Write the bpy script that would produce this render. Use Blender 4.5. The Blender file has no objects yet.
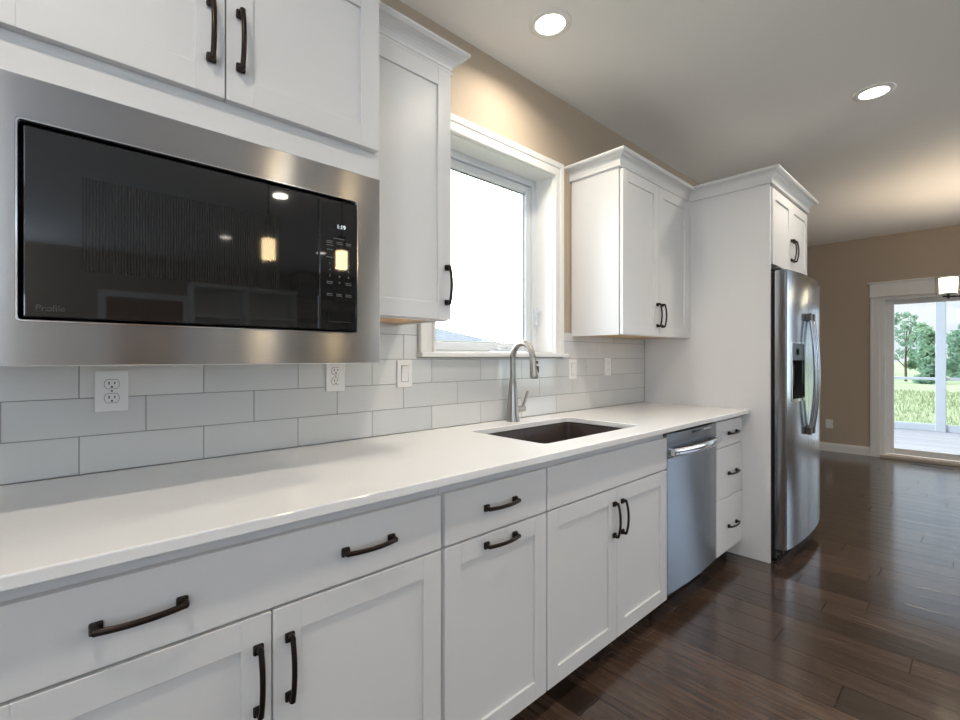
import bpy, bmesh, math, random
from mathutils import Vector, Matrix
random.seed(7)
SC = bpy.context.scene
COL = SC.collection

# ------------------------------------------------------------------ camera
cam_d = bpy.data.cameras.new('camera'); cam = bpy.data.objects.new('camera', cam_d); COL.objects.link(cam)
TH = 0.8384
cam.location = (0, -1.6324, 1.2321)
cam.rotation_euler = (math.pi/2, 0, TH - math.pi/2)
cam_d.sensor_width = 36; cam_d.lens = 466.71*36/960
cam_d.shift_x = (480-463.4)/960; cam_d.shift_y = (357.54-360)/960
cam_d.clip_start = 0.02; cam_d.clip_end = 500
SC.camera = cam

# ------------------------------------------------------------------ world / light / exposure
SC.view_settings.view_transform = 'Standard'
try: SC.view_settings.look = 'None'
except Exception: pass
SC.view_settings.gamma = 1; SC.view_settings.use_curve_mapping = False
SC.view_settings.exposure = 0.22

def make_world():
    w = bpy.data.worlds.new('sky'); SC.world = w; w.use_nodes = True
    nt = w.node_tree; nt.nodes.clear(); N = nt.nodes.new; L = nt.links.new
    out = N('ShaderNodeOutputWorld'); bg = N('ShaderNodeBackground'); L(bg.outputs[0], out.inputs[0])
    tc = N('ShaderNodeTexCoord')
    mp = N('ShaderNodeMapping'); mp.inputs['Scale'].default_value = (1.4, 1.4, 7.0); L(tc.outputs['Generated'], mp.inputs[0])
    nz = N('ShaderNodeTexNoise'); nz.inputs['Scale'].default_value = 2.6; nz.inputs['Detail'].default_value = 6; L(mp.outputs[0], nz.inputs[0])
    cr = N('ShaderNodeValToRGB'); L(nz.outputs[0], cr.inputs[0])
    cr.color_ramp.elements[0].position = .36; cr.color_ramp.elements[0].color = (.58, .70, .88, 1)
    cr.color_ramp.elements[1].position = .60; cr.color_ramp.elements[1].color = (.93, .94, .97, 1)
    L(cr.outputs[0], bg.inputs[0])
    sp = N('ShaderNodeSeparateXYZ'); L(tc.outputs['Generated'], sp.inputs[0])
    mr = N('ShaderNodeMapRange'); mr.interpolation_type = 'SMOOTHSTEP'       # the overcast is brightest to the +Y side, raised to light the counter
    mr.inputs[1].default_value = .30; mr.inputs[2].default_value = .85; mr.inputs[3].default_value = 1.02; mr.inputs[4].default_value = 12
    L(sp.outputs[1], mr.inputs[0]); L(mr.outputs[0], bg.inputs[1])
make_world()

def area(name, loc, rot, sx, sy, power, col):
    l = bpy.data.lights.new(name, 'AREA'); l.shape = 'RECTANGLE'; l.size = sx; l.size_y = sy; l.energy = power; l.color = col
    o = bpy.data.objects.new(name, l); o.location = loc; o.rotation_euler = rot; COL.objects.link(o); return o
R = math.radians
# area lights added at unseen great-room windows, two tipped up to brighten the ceiling
area('window_fill_opposite', (-1.55, -7.35, 1.6), (R(166), 0, 0), 2.0, 1.5, 80, (.68, .83, 1.0))
area('window_fill_left', (-3.05, -4.0, 1.6), (R(160), 0, R(-90)), 3.0, 1.5, 90, (.68, .83, 1.0))
area('daylight_dining', (7.64, -4.5, 1.5), (R(90), 0, R(90)), 2.9, 1.7, 30, (.60, .78, 1.0))
area('daylight_opposite_dining', (6.2, -7.44, 1.5), (R(90), 0, 0), 2.0, 1.7, 8, (.68, .83, 1.0))

sun_d = bpy.data.lights.new('sun', 'SUN'); sun_d.energy = 2.6; sun_d.angle = R(25); sun_d.color = (1, .97, .92)
sun = bpy.data.objects.new('sun', sun_d); sun.rotation_euler = (R(32), 0, R(10)); COL.objects.link(sun)

# ------------------------------------------------------------------ materials
def mat(name, col, rough=.5, metal=0, spec=None, coat=0, coat_rough=.05):
    m = bpy.data.materials.new(name); m.use_nodes = True
    b = m.node_tree.nodes['Principled BSDF']
    b.inputs['Base Color'].default_value = (*col, 1); b.inputs['Roughness'].default_value = rough; b.inputs['Metallic'].default_value = metal
    if spec is not None: b.inputs['Specular IOR Level'].default_value = spec
    if coat: b.inputs['Coat Weight'].default_value = coat; b.inputs['Coat Roughness'].default_value = coat_rough
    return m
def nodes(m): return m.node_tree.nodes, m.node_tree.links, m.node_tree.nodes['Principled BSDF']
def noise_col(m, c1, c2, scale, detail=4, stretch=(1,1,1), lo=.35, hi=.65):
    n, l, b = nodes(m)
    tc = n.new('ShaderNodeTexCoord'); mp = n.new('ShaderNodeMapping'); mp.inputs['Scale'].default_value = stretch
    nz = n.new('ShaderNodeTexNoise'); nz.inputs['Scale'].default_value = scale; nz.inputs['Detail'].default_value = detail
    cr = n.new('ShaderNodeValToRGB'); e = cr.color_ramp.elements
    e[0].position = lo; e[0].color = (*c1, 1); e[1].position = hi; e[1].color = (*c2, 1)
    l.new(tc.outputs['Object'], mp.inputs[0]); l.new(mp.outputs[0], nz.inputs[0]); l.new(nz.outputs[0], cr.inputs[0]); l.new(cr.outputs[0], b.inputs['Base Color'])
    return mp, nz, cr
def bump(m, scale, strength, dist=.002, stretch=(1,1,1), detail=3):
    n, l, b = nodes(m)
    tc = n.new('ShaderNodeTexCoord'); mp = n.new('ShaderNodeMapping'); mp.inputs['Scale'].default_value = stretch
    nz = n.new('ShaderNodeTexNoise'); nz.inputs['Scale'].default_value = scale; nz.inputs['Detail'].default_value = detail
    bp = n.new('ShaderNodeBump'); bp.inputs['Strength'].default_value = strength; bp.inputs['Distance'].default_value = dist
    l.new(tc.outputs['Object'], mp.inputs[0]); l.new(mp.outputs[0], nz.inputs[0]); l.new(nz.outputs[0], bp.inputs['Height']); l.new(bp.outputs[0], b.inputs['Normal'])
def island_tint(m, c1, c2):
    n, l, b = nodes(m)
    g = n.new('ShaderNodeNewGeometry'); mx = n.new('ShaderNodeMix'); mx.data_type = 'RGBA'
    mx.inputs[6].default_value = (*c1, 1); mx.inputs[7].default_value = (*c2, 1)
    l.new(g.outputs['Random Per Island'], mx.inputs[0]); l.new(mx.outputs[2], b.inputs['Base Color'])
    return mx
def emit(m, col, s):
    b = nodes(m)[2]; b.inputs['Emission Color'].default_value = (*col, 1); b.inputs['Emission Strength'].default_value = s

M = {}
M['cab'] = mat('cabinet_white', (.74, .738, .74), .34)
M['trimw'] = mat('trim_white', (.80, .79, .77), .35)
M['plastic'] = mat('white_plastic', (.80, .80, .79), .3)
M['slot'] = mat('dark_slot', (.02, .02, .02), .5)
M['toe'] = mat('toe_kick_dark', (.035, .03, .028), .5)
M['quartz'] = mat('quartz', (.85, .845, .84), .035, spec=.55)
noise_col(M['quartz'], (.88, .875, .87), (.90, .895, .89), 220, 2)
M['tile'] = mat('glazed_tile', (.72, .735, .73), .09); island_tint(M['tile'], (.60, .615, .615), (.675, .68, .67)); bump(M['tile'], 9, .25, .003, (1, 1, 2))
M['grout'] = mat('grout', (.30, .30, .30), .9)
M['wall'] = mat('wall_paint_tan', (.45, .372, .288), .7, spec=.25); bump(M['wall'], 180, .15, .001)
M['ceil'] = mat('ceiling_paint', (.86, .855, .845), .8, spec=.2); bump(M['ceil'], 70, .3, .002)
M['bronze'] = mat('oil_rubbed_bronze', (.030, .021, .017), .32, .75)
M['wood_under'] = mat('birch_underside', (.62, .40, .20), .5); noise_col(M['wood_under'], (.55, .34, .16), (.70, .47, .25), 6, 5, (1, 14, 1))
M['blackglass'] = mat('black_glass', (.012, .012, .0125), .03, spec=.75)
M['blackplastic'] = mat('black_plastic', (.012, .012, .013), .4)
M['legend'] = mat('grey_print', (.20, .20, .21), .5)
M['logo'] = mat('logo_grey', (.06, .06, .06), .35, .3)
M['led'] = mat('display_digits', (.3, .3, .3), .4); emit(M['led'], (.85, .95, 1), .9)
M['chrome'] = mat('polished_steel', (.78, .78, .78), .12, 1)
M['sinkmat'] = mat('dark_composite', (.040, .028, .024), .38); noise_col(M['sinkmat'], (.026, .018, .015), (.060, .044, .038), 240, 2)
M['deck'] = mat('deck_boards', (.36, .36, .38), .6); island_tint(M['deck'], (.24, .24, .26), (.31, .31, .33))
M['extwhite'] = mat('exterior_white', (.68, .71, .74), .5)
M['roofm'] = mat('shingles', (.28, .31, .36), .9); noise_col(M['roofm'], (.22, .25, .29), (.30, .33, .37), 3, 5, (1, 1, 5))
M['siding'] = mat('siding_white', (.82, .83, .84), .6)
M['bark'] = mat('bark', (.10, .075, .055), .9)
M['leaf0'] = mat('leaves_mid', (.2, .3, .2), .7); island_tint(M['leaf0'], (.22, .38, .25), (.42, .56, .38))  # both leaf greens paled in the colour to stand for haze
M['leaf1'] = mat('leaves_dark', (.1, .2, .14), .7); island_tint(M['leaf1'], (.16, .30, .21), (.32, .46, .33))
for k_ in ('leaf0', 'leaf1'):
    n_, l_, b_ = nodes(M[k_]); tr_ = n_.new('ShaderNodeBsdfTranslucent'); mx_ = n_.new('ShaderNodeMixShader'); mx_.inputs[0].default_value = .6
    l_.new(b_.inputs['Base Color'].links[0].from_socket, tr_.inputs[0]); l_.new(b_.outputs[0], mx_.inputs[1]); l_.new(tr_.outputs[0], mx_.inputs[2]); l_.new(mx_.outputs[0], n_['Material Output'].inputs[0])
M['grass'] = mat('grass', (.26, .34, .12), .9); noise_col(M['grass'], (.22, .29, .15), (.35, .38, .24), 1.2, 6, (1, .35, 1))
M['blade'] = mat('grass_blades', (.30, .38, .14), .9); island_tint(M['blade'], (.23, .30, .14), (.42, .45, .29))
M['stone'] = mat('stacked_stone', (.20, .165, .13), .8); island_tint(M['stone'], (.13, .105, .085), (.30, .25, .20))
M['brownwood'] = mat('stained_wood', (.28, .15, .065), .4); noise_col(M['brownwood'], (.22, .11, .05), (.34, .19, .09), 5, 5, (8, 1, 1))
M['metalgrey'] = mat('grey_metal', (.16, .15, .14), .45, .8)
M['dispgrey'] = mat('dark_grey_plastic', (.025, .026, .028), .45)
M['porch'] = mat('porch_white_shaded', (.44, .475, .52), .6)  # white posts and rails; their shade is mixed into this grey-blue
M['lens'] = mat('lit_lens', (.9, .9, .9), .5); emit(M['lens'], (1, .93, .82), 9)
M['shade'] = mat('frosted_lit_glass', (.85, .80, .70), .5); emit(M['shade'], (1, .76, .46), 27)

M['shade_dining'] = mat('frosted_lit_glass_dining', (.85, .82, .75), .5); emit(M['shade_dining'], (1, .88, .70), 3.0)

def steel(name, col, rough, tangent, aniso=.75):
    m = mat(name, col, rough, 1); n, l, b = nodes(m)
    b.inputs['Anisotropic'].default_value = aniso
    cx = n.new('ShaderNodeCombineXYZ')
    for i in range(3): cx.inputs[i].default_value = tangent[i]
    l.new(cx.outputs[0], b.inputs['Tangent'])
    tc = n.new('ShaderNodeTexCoord'); mp = n.new('ShaderNodeMapping')
    mp.inputs['Scale'].default_value = (2, 2, 500) if tangent[2] else (500, 500, 2)
    nz = n.new('ShaderNodeTexNoise'); nz.inputs['Scale'].default_value = 2; nz.inputs['Detail'].default_value = 3
    mr = n.new('ShaderNodeMapRange'); mr.inputs[3].default_value = rough-.01; mr.inputs[4].default_value = rough+.015
    l.new(tc.outputs['Object'], mp.inputs[0]); l.new(mp.outputs[0], nz.inputs[0]); l.new(nz.outputs[0], mr.inputs[0])
    return m
M['steel'] = steel('brushed_steel', (.52, .525, .54), .22, (0, 0, 1), 1.0)
M['steel_fridge'] = steel('fridge_steel', (.44, .46, .49), .17, (0, 0, 1), .6)
M['steel_dark'] = steel('dark_steel', (.26, .265, .28), .26, (0, 0, 1))
M['steel_dw'] = steel('dishwasher_steel', (.36, .385, .42), .26, (0, 0, 1), .95)
M['nickel'] = mat('brushed_nickel', (.40, .38, .355), .28, 1)

def glass(name, tint, gloss=.08, edge=.55):
    m = bpy.data.materials.new(name); m.use_nodes = True; nt = m.node_tree; nt.nodes.clear()
    o = nt.nodes.new('ShaderNodeOutputMaterial'); mx = nt.nodes.new('ShaderNodeMixShader'); t = nt.nodes.new('ShaderNodeBsdfTransparent'); g = nt.nodes.new('ShaderNodeBsdfGlossy')
    t.inputs[0].default_value = (*tint, 1); g.inputs['Roughness'].default_value = .01
    fr = nt.nodes.new('ShaderNodeLayerWeight'); fr.inputs[0].default_value = .18
    mr = nt.nodes.new('ShaderNodeMapRange'); mr.inputs[3].default_value = gloss*.5; mr.inputs[4].default_value = edge
    nt.links.new(fr.outputs['Fresnel'], mr.inputs[0]); nt.links.new(mr.outputs[0], mx.inputs[0])
    nt.links.new(t.outputs[0], mx.inputs[1]); nt.links.new(g.outputs[0], mx.inputs[2]); nt.links.new(mx.outputs[0], o.inputs[0])
    return m
M['pane'] = glass('window_glass', (.94, .965, .97))
M['pane_clear'] = glass('door_glass', (.96, .985, .985))
M['clear'] = glass('clear_shade_glass', (.93, .92, .88), .06, .22)

# floor: dark hand-scraped planks running along Y
def floor_mat():
    m = mat('dark_wood_planks', (.05, .03, .02), .20, coat=.5, coat_rough=.12); n, l, b = nodes(m)
    g = n.new('ShaderNodeNewGeometry'); tc = n.new('ShaderNodeTexCoord')
    add = n.new('ShaderNodeVectorMath'); add.operation = 'MULTIPLY_ADD'
    cb = n.new('ShaderNodeCombineXYZ'); l.new(g.outputs['Random Per Island'], cb.inputs[0]); l.new(g.outputs['Random Per Island'], cb.inputs[1])
    sc = n.new('ShaderNodeVectorMath'); sc.operation = 'SCALE'; sc.inputs['Scale'].default_value = 37; l.new(cb.outputs[0], sc.inputs[0])
    ad = n.new('ShaderNodeVectorMath'); ad.operation = 'ADD'; l.new(tc.outputs['Object'], ad.inputs[0]); l.new(sc.outputs[0], ad.inputs[1])
    mp = n.new('ShaderNodeMapping'); mp.inputs['Scale'].default_value = (22, 1.6, 1); l.new(ad.outputs[0], mp.inputs[0])
    nz = n.new('ShaderNodeTexNoise'); nz.inputs['Scale'].default_value = 2.2; nz.inputs['Detail'].default_value = 7; nz.inputs['Roughness'].default_value = .62; l.new(mp.outputs[0], nz.inputs[0])
    cr = n.new('ShaderNodeValToRGB'); e = cr.color_ramp.elements
    e[0].position = .28; e[0].color = (.020, .0115, .008, 1); e[1].position = .75; e[1].color = (.098, .060, .042, 1); l.new(nz.outputs[0], cr.inputs[0])
    mr = n.new('ShaderNodeMapRange'); mr.inputs[3].default_value = .55; mr.inputs[4].default_value = 1.45; l.new(g.outputs['Random Per Island'], mr.inputs[0])
    mu = n.new('ShaderNodeVectorMath'); mu.operation = 'SCALE'; l.new(cr.outputs[0], mu.inputs[0]); l.new(mr.outputs[0], mu.inputs['Scale']); l.new(mu.outputs[0], b.inputs['Base Color'])
    # scraped ripples along the plank
    mp2 = n.new('ShaderNodeMapping'); mp2.inputs['Scale'].default_value = (30, 1.1, 1); l.new(ad.outputs[0], mp2.inputs[0])
    nz2 = n.new('ShaderNodeTexNoise'); nz2.inputs['Scale'].default_value = 1.5; nz2.inputs['Detail'].default_value = 3; l.new(mp2.outputs[0], nz2.inputs[0])
    bp = n.new('ShaderNodeBump'); bp.inputs['Strength'].default_value = .35; bp.inputs['Distance'].default_value = .004; l.new(nz2.outputs[0], bp.inputs['Height']); l.new(bp.outputs[0], b.inputs['Normal'])
    return m
M['floor'] = floor_mat()

# ------------------------------------------------------------------ mesh builder
class MB:
    def __init__(s): s.bm = bmesh.new()
    def _merge(s, t, mi=0):
        for f in t.faces: f.material_index = mi
        me = bpy.data.meshes.new('t'); t.to_mesh(me); t.free(); s.bm.from_mesh(me); bpy.data.meshes.remove(me)
    def box(s, x0, x1, y0, y1, z0, z1, bev=0, seg=1, mi=0, mtx=None):
        t = bmesh.new(); bmesh.ops.create_cube(t, size=1)
        x0, x1 = sorted((x0, x1)); y0, y1 = sorted((y0, y1)); z0, z1 = sorted((z0, z1))
        for v in t.verts: v.co = Vector(((x0+x1)/2+v.co.x*(x1-x0), (y0+y1)/2+v.co.y*(y1-y0), (z0+z1)/2+v.co.z*(z1-z0)))
        if bev: bmesh.ops.bevel(t, geom=t.edges[:], offset=bev, segments=seg, profile=.5, affect='EDGES')
        if mtx: bmesh.ops.transform(t, matrix=mtx, verts=t.verts)
        s._merge(t, mi); return s
    def prism(s, pts, axis, a, b, bev=0, seg=1, mi=0):
        t = bmesh.new()
        def P(u, v, w): return {'z': (u, v, w), 'y': (u, w, v), 'x': (w, u, v)}[axis]
        lo = [t.verts.new(P(u, v, a)) for u, v in pts]; hi = [t.verts.new(P(u, v, b)) for u, v in pts]
        n = len(pts); t.faces.new(lo); t.faces.new(hi[::-1])
        for i in range(n): t.faces.new((lo[i], hi[i], hi[(i+1) % n], lo[(i+1) % n]))
        bmesh.ops.recalc_face_normals(t, faces=t.faces)
        if bev:
            ed = [e for e in t.edges if e.calc_face_angle(0) > .6]
            bmesh.ops.bevel(t, geom=ed, offset=bev, segments=seg, profile=.5, affect='EDGES')
        s._merge(t, mi); return s
    def lathe(s, prof, c=(0,0,0), n=32, mtx=None, mi=0, cap=True):
        t = bmesh.new(); rings = []
        for r, z in prof:
            if r < 1e-6: rings.append([t.verts.new((0, 0, z))])
            else: rings.append([t.verts.new((r*math.cos(2*math.pi*i/n), r*math.sin(2*math.pi*i/n), z)) for i in range(n)])
        for A, B in zip(rings, rings[1:]):
            for i in range(n):
                j = (i+1) % n
                if len(A) == 1 and len(B) == 1: continue
                if len(A) == 1: t.faces.new((A[0], B[i], B[j]))
                elif len(B) == 1: t.faces.new((A[i], A[j], B[0]))
                else: t.faces.new((A[i], A[j], B[j], B[i]))
        if cap:
            for Rg in (rings[0], rings[-1]):
                if len(Rg) > 2 and rings[0] is not rings[-1]: t.faces.new(Rg)
        bmesh.ops.recalc_face_normals(t, faces=t.faces)
        if mtx: bmesh.ops.transform(t, matrix=mtx, verts=t.verts)
        bmesh.ops.translate(t, vec=Vector(c), verts=t.verts)
        s._merge(t, mi); return s
    def tube(s, pts, rad, n=16, mi=0, sec=None, up=None):
        """sweep; rad: float or list; sec: (a,b) elliptical scale, up: fixed side vector"""
        t = bmesh.new(); pts = [Vector(p) for p in pts]; k = len(pts)
        rad = rad if isinstance(rad, (list, tuple)) else [rad]*k
        rings = []; side = None
        for i, p in enumerate(pts):
            d = (pts[min(i+1, k-1)]-pts[max(i-1, 0)]).normalized()
            if up is not None: u = Vector(up)
            elif side is None: u = Vector((0, 0, 1)) if abs(d.z) < .9 else Vector((1, 0, 0))
            else: u = side
            u = (u-d*u.dot(d)).normalized(); side = u; w = d.cross(u)
            a, b = sec if sec else (1, 1)
            rings.append([t.verts.new(p+u*(math.cos(2*math.pi*j/n)*rad[i]*a)+w*(math.sin(2*math.pi*j/n)*rad[i]*b)) for j in range(n)])
        for A, B in zip(rings, rings[1:]):
            for j in range(n): t.faces.new((A[j], A[(j+1) % n], B[(j+1) % n], B[j]))
        t.faces.new(rings[0][::-1]); t.faces.new(rings[-1]); bmesh.ops.recalc_face_normals(t, faces=t.faces)
        s._merge(t, mi); return s
    def loops(s, ls, close_first=False, close_last=False, mi=0):
        t = bmesh.new(); V = [[t.verts.new(p) for p in l] for l in ls]; n = len(V[0])
        for A, B in zip(V, V[1:]):
            for j in range(n): t.faces.new((A[j], A[(j+1) % n], B[(j+1) % n], B[j]))
        if close_first: t.faces.new(V[0][::-1])
        if close_last: t.faces.new(V[-1])
        bmesh.ops.recalc_face_normals(t, faces=t.faces)
        s._merge(t, mi); return s
    def sweep_xy(s, path, prof, mi=0):
        """moulding: profile (outward, z) along an open XY path; outward = right-hand side of travel"""
        t = bmesh.new(); P = [Vector((p[0], p[1])) for p in path]; k = len(P); rings = []
        for i, p in enumerate(P):
            ds = []
            if i > 0: ds.append((p-P[i-1]).normalized())
            if i < k-1: ds.append((P[i+1]-p).normalized())
            ns = [Vector((d.y, -d.x)) for d in ds]
            m = ns[0] if len(ns) == 1 else (ns[0]+ns[1])/(1+ns[0].dot(ns[1]))
            rings.append([t.verts.new((p.x+m.x*o, p.y+m.y*o, z)) for o, z in prof])
        for A, B in zip(rings, rings[1:]):
            for j in range(len(prof)): t.faces.new((A[j], A[(j+1) % len(prof)], B[(j+1) % len(prof)], B[j]))
        t.faces.new(rings[0]); t.faces.new(rings[-1][::-1]); bmesh.ops.recalc_face_normals(t, faces=t.faces)
        s._merge(t, mi); return s
    def build(s, name, m, parent=None, smooth=None):
        me = bpy.data.meshes.new(name)
        off = Vector((0, 0, 0)); q = parent
        while q: off += q.location; q = q.parent
        bmesh.ops.translate(s.bm, vec=-off, verts=s.bm.verts)
        s.bm.to_mesh(me); s.bm.free()
        for mm in (m if isinstance(m, (list, tuple)) else [m]): me.materials.append(mm)
        if smooth:
            for p in me.polygons: p.use_smooth = True
            me.set_sharp_from_angle(angle=R(smooth))
        o = bpy.data.objects.new(name, me); COL.objects.link(o)
        if parent: o.parent = parent
        return o

def thing(name, label, cat, loc=(0,0,0), group=None):
    o = bpy.data.objects.new(name, None); o.empty_display_size = .05; COL.objects.link(o); o.location = loc
    o['label'] = label; o['category'] = cat
    if group: o['group'] = group
    return o
def tag(o, label, cat, group=None):
    o['label'] = label; o['category'] = cat
    if group: o['group'] = group
    return o
def struct(o): o['kind'] = 'structure'; return o
def setroot(name, loc=(0,0,0)):
    o = bpy.data.objects.new(name, None); o.empty_display_size = .05; COL.objects.link(o); o.location = loc; o['kind'] = 'structure'; return o
def lab(o, s): o['label'] = s; return o
def dup(root, loc, label, group=None):
    r = root.copy(); COL.objects.link(r); r.location = loc; r['label'] = label
    if group: r['group'] = group
    def rec(src, dst):
        for ch in list(src.children):
            c = ch.copy(); COL.objects.link(c); c.parent = dst; rec(ch, c)
    rec(root, r); return r
def text_mesh(s, size, extrude=.0004):
    cu = bpy.data.curves.new('txt', 'FONT'); cu.body = s; cu.size = size; cu.extrude = extrude; cu.align_x = 'LEFT'
    o = bpy.data.objects.new('txt', cu); COL.objects.link(o); bpy.context.view_layer.update()
    me = bpy.data.meshes.new_from_object(o.evaluated_get(bpy.context.evaluated_depsgraph_get()))
    bpy.data.objects.remove(o); bpy.data.curves.remove(cu); return me
def add_text(mb, s, size, x, y, z, mi=0):
    me = text_mesh(s, size); me.transform(Matrix.Translation((x, y, z)) @ Matrix.Rotation(R(90), 4, 'X'))
    for p in me.polygons: p.material_index = mi
    mb.bm.from_mesh(me); bpy.data.meshes.remove(me)
def rrect(x0, x1, y0, y1, r, z, n=6):
    pts = []
    for cx, cy, a in ((x1-r, y1-r, 0), (x0+r, y1-r, 90), (x0+r, y0+r, 180), (x1-r, y0+r, 270)):
        for i in range(n+1):
            t = R(a+90*i/n); pts.append((cx+r*math.cos(t), cy+r*math.sin(t), z))
    return pts

# ------------------------------------------------------------------ structure
ZC = 2.735; XF = 7.70; XL = -3.2; YB = -7.5; WT = .18
# kitchen wall with window hole
WX0, WX1, WZ0, WZ1 = 1.287, 2.155, 1.256, 2.265
w = MB()
w.box(XL-.2, WX0, .008, WT, 0, ZC); w.box(WX1, XF+.18, .008, WT, 0, ZC); w.box(WX0, WX1, .008, WT, 0, WZ0); w.box(WX0, WX1, .008, WT, WZ1, ZC)
struct(w.build('wall_back', M['wall']))
# far wall with sliding door hole and dining window hole
DY0, DY1, DZ = -.785, -2.615, 2.0
w = MB()
w.box(XF, XF+.18, DY0, .008, 0, ZC); w.box(XF, XF+.18, DY0, DY1, DZ, ZC); w.box(XF, XF+.18, DY1, -3.0, 0, ZC); w.box(XF, XF+.18, -3.0, -6.05, 0, .6)
w.box(XF, XF+.18, -3.0, -6.05, 2.4, ZC); w.box(XF, XF+.18, -6.05, YB-.2, 0, ZC)
struct(w.build('wall_right', M['wall']))
w = MB()
def holed(mb, a0, a1, holes, b0, b1, axis):
    cur = a0
    def bx(u0, u1, z0, z1):
        if axis == 'x': mb.box(u0, u1, b0, b1, z0, z1)
        else: mb.box(b0, b1, u0, u1, z0, z1)
    for h0, h1 in holes:
        bx(cur, h0, 0, ZC); bx(h0, h1, 0, .6); bx(h0, h1, 2.4, ZC); cur = h1
    bx(cur, a1, 0, ZC)
holed(w, XL, XF, [(-2.6, -.5), (5.15, 7.25)], YB-.2, YB, 'x')
struct(w.build('wall_front', M['wall']))
w = MB(); holed(w, YB-.2, .008, [(-5.75, -2.65)], XL-.2, XL, 'y')
struct(w.build('wall_left', M['wall']))
c = MB(); c.box(XL-.2, XF+.18, YB-.2, WT, ZC, ZC+.15); struct(c.build('ceiling', M['ceil']))

# floor planks
f = MB(); f.box(XL-.2, XF+.18, YB-.2, WT, -.15, -.004)
bm = f.bm; x = XL; rng = random.Random(3)
ci = 0
while x < XF-.01:
    wd = [.127, .165, .127, .152][ci % 4]; ci += 1
    x1 = min(x+wd, XF); y = .0 - 0; y = rng.uniform(0, 1.2)
    while y > YB:
        ln = rng.uniform(.55, 1.7); y0 = max(y-ln, YB); yt = min(y, .005)
        if yt > y0+.02:
            g = .0007; b = .0014; zt = 0.0
            T = [bm.verts.new(p) for p in ((x+g+b, y0+g+b, zt), (x1-g-b, y0+g+b, zt), (x1-g-b, yt-g-b, zt), (x+g+b, yt-g-b, zt))]
            B = [bm.verts.new(p) for p in ((x+g, y0+g, zt-.0025), (x1-g, y0+g, zt-.0025), (x1-g, yt-g, zt-.0025), (x+g, yt-g, zt-.0025))]
            bm.faces.new(T)
            for i in range(4): bm.faces.new((B[i], B[(i+1) % 4], T[(i+1) % 4], T[i]))
        y = y0
    x = x1
struct(f.build('floor', M['floor']))

# baseboards
def baseprof(): return [(0, 0), (.016, 0), (.016, .085), (.012, .10), (.006, .11), (0, .11)]
b = MB(); b.sweep_xy([(XF, 0.005), (XF, DY0+.09)], baseprof()); struct(b.build('baseboard_right', M['trimw']))
b = MB(); b.sweep_xy([(4.17, .008), (XF-.017, .008)], baseprof()); struct(b.build('baseboard_back', M['trimw']))
b = MB(); b.sweep_xy([(XF-.001, YB), (XL, YB)], baseprof()); struct(b.build('baseboard_front', M['trimw']))

# backsplash of 12 x 4 inch glazed tiles
TW, THh, TX = .3021, .1034, .0711
t = MB(); g = .0011
t.box(-.13, 1.20, .002, .008, .914, 1.379, mi=1); t.box(2.242, 3.226, .002, .008, .914, 1.379, mi=1); t.box(1.20, 2.242, .002, .008, .914, 1.232, mi=1)
def tile_rect(x0, x1, z0, z1):
    if x1-x0 < .006 or z1-z0 < .006: return
    t.box(x0+g, x1-g, 0, .006, z0+g, z1-g, .0011, 1)
for r_ in range(5):
    z0 = .9145+THh*r_; z1 = min(z0+THh, 1.379); off = TX + (TW/2 if r_ % 2 else 0)
    k = -2
    while True:
        x0 = off+TW*k; x1 = x0+TW; k += 1
        if x0 > 3.225: break
        x0 = max(x0, -.13); x1 = min(x1, 3.225)
        if x1 <= x0: continue
        segs = [(x0, x1, z0, z1)]
        cx0, cx1, cz = 1.20, 2.242, 1.232
        if z1 > cz:
            segs = [(x0, min(x1, cx0), z0, z1), (max(x0, cx1), x1, z0, z1), (max(x0, cx0), min(x1, cx1), z0, min(z1, cz))]
        for q in segs: tile_rect(*q)
struct(t.build('trim_1', [M['tile'], M['grout']]))

# ------------------------------------------------------------------ kitchen window
w1 = setroot('window_1', (1.72, 0, 1.235))
def cas_prof(wd): return [(0, 0), (0, -.019), (.012, -.021), (.016, -.016), (wd-.022, -.016), (wd-.016, -.020), (wd-.004, -.020), (wd, -.012), (wd, 0)]
cw = .083
def casing_frame(mb, x0, x1, z0, z1, wd, y=.008):
    # three mitred sides (left, top, right) round an opening in a wall facing -Y
    pr = [(0, 0), (0, .026), (.006, .028), (.012, .028), (.016, .020), (wd*.55, .020), (wd*.62, .024), (wd-.012, .026), (wd-.004, .026), (wd, .018), (wd, 0)]
    path = [(x0, z0, (-1, 0)), (x0, z1, (-1, 1)), (x1, z1, (1, 1)), (x1, z0, (1, 0))]
    t = bmesh.new(); rings = []
    for px, pz, (mx, mz) in path: rings.append([t.verts.new((px+mx*o, y-h, pz+mz*o)) for o, h in pr])
    for A, B in zip(rings, rings[1:]):
        for j in range(len(pr)): t.faces.new((A[j], A[(j+1) % len(pr)], B[(j+1) % len(pr)], B[j]))
    t.faces.new(rings[0]); t.faces.new(rings[-1][::-1]); bmesh.ops.recalc_face_normals(t, faces=t.faces); mb._merge(t)
m_ = MB(); casing_frame(m_, WX0, WX1, WZ0, WZ1, cw); m_.build('casing', M['trimw'], w1)
m_ = MB(); m_.box(1.195, 2.247, -.042, .005, 1.234, 1.2555, .004, 2); m_.box(WX0+.001, WX1-.001, .004, .10, 1.2565, 1.262); m_.build('window_stool', M['trimw'], w1)
m_ = MB()   # jamb liner
m_.box(WX0, WX0+.004, .002, .13, WZ0+.006, WZ1); m_.box(WX1-.004, WX1, .002, .13, WZ0+.006, WZ1); m_.box(WX0+.004, WX1-.004, .002, .13, WZ1-.004, WZ1); m_.build('jamb', M['trimw'], w1)
m_ = MB()
fx0, fx1, fz0, fz1 = WX0+.004, WX1-.004, WZ0-.027, WZ1-.004
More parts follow.
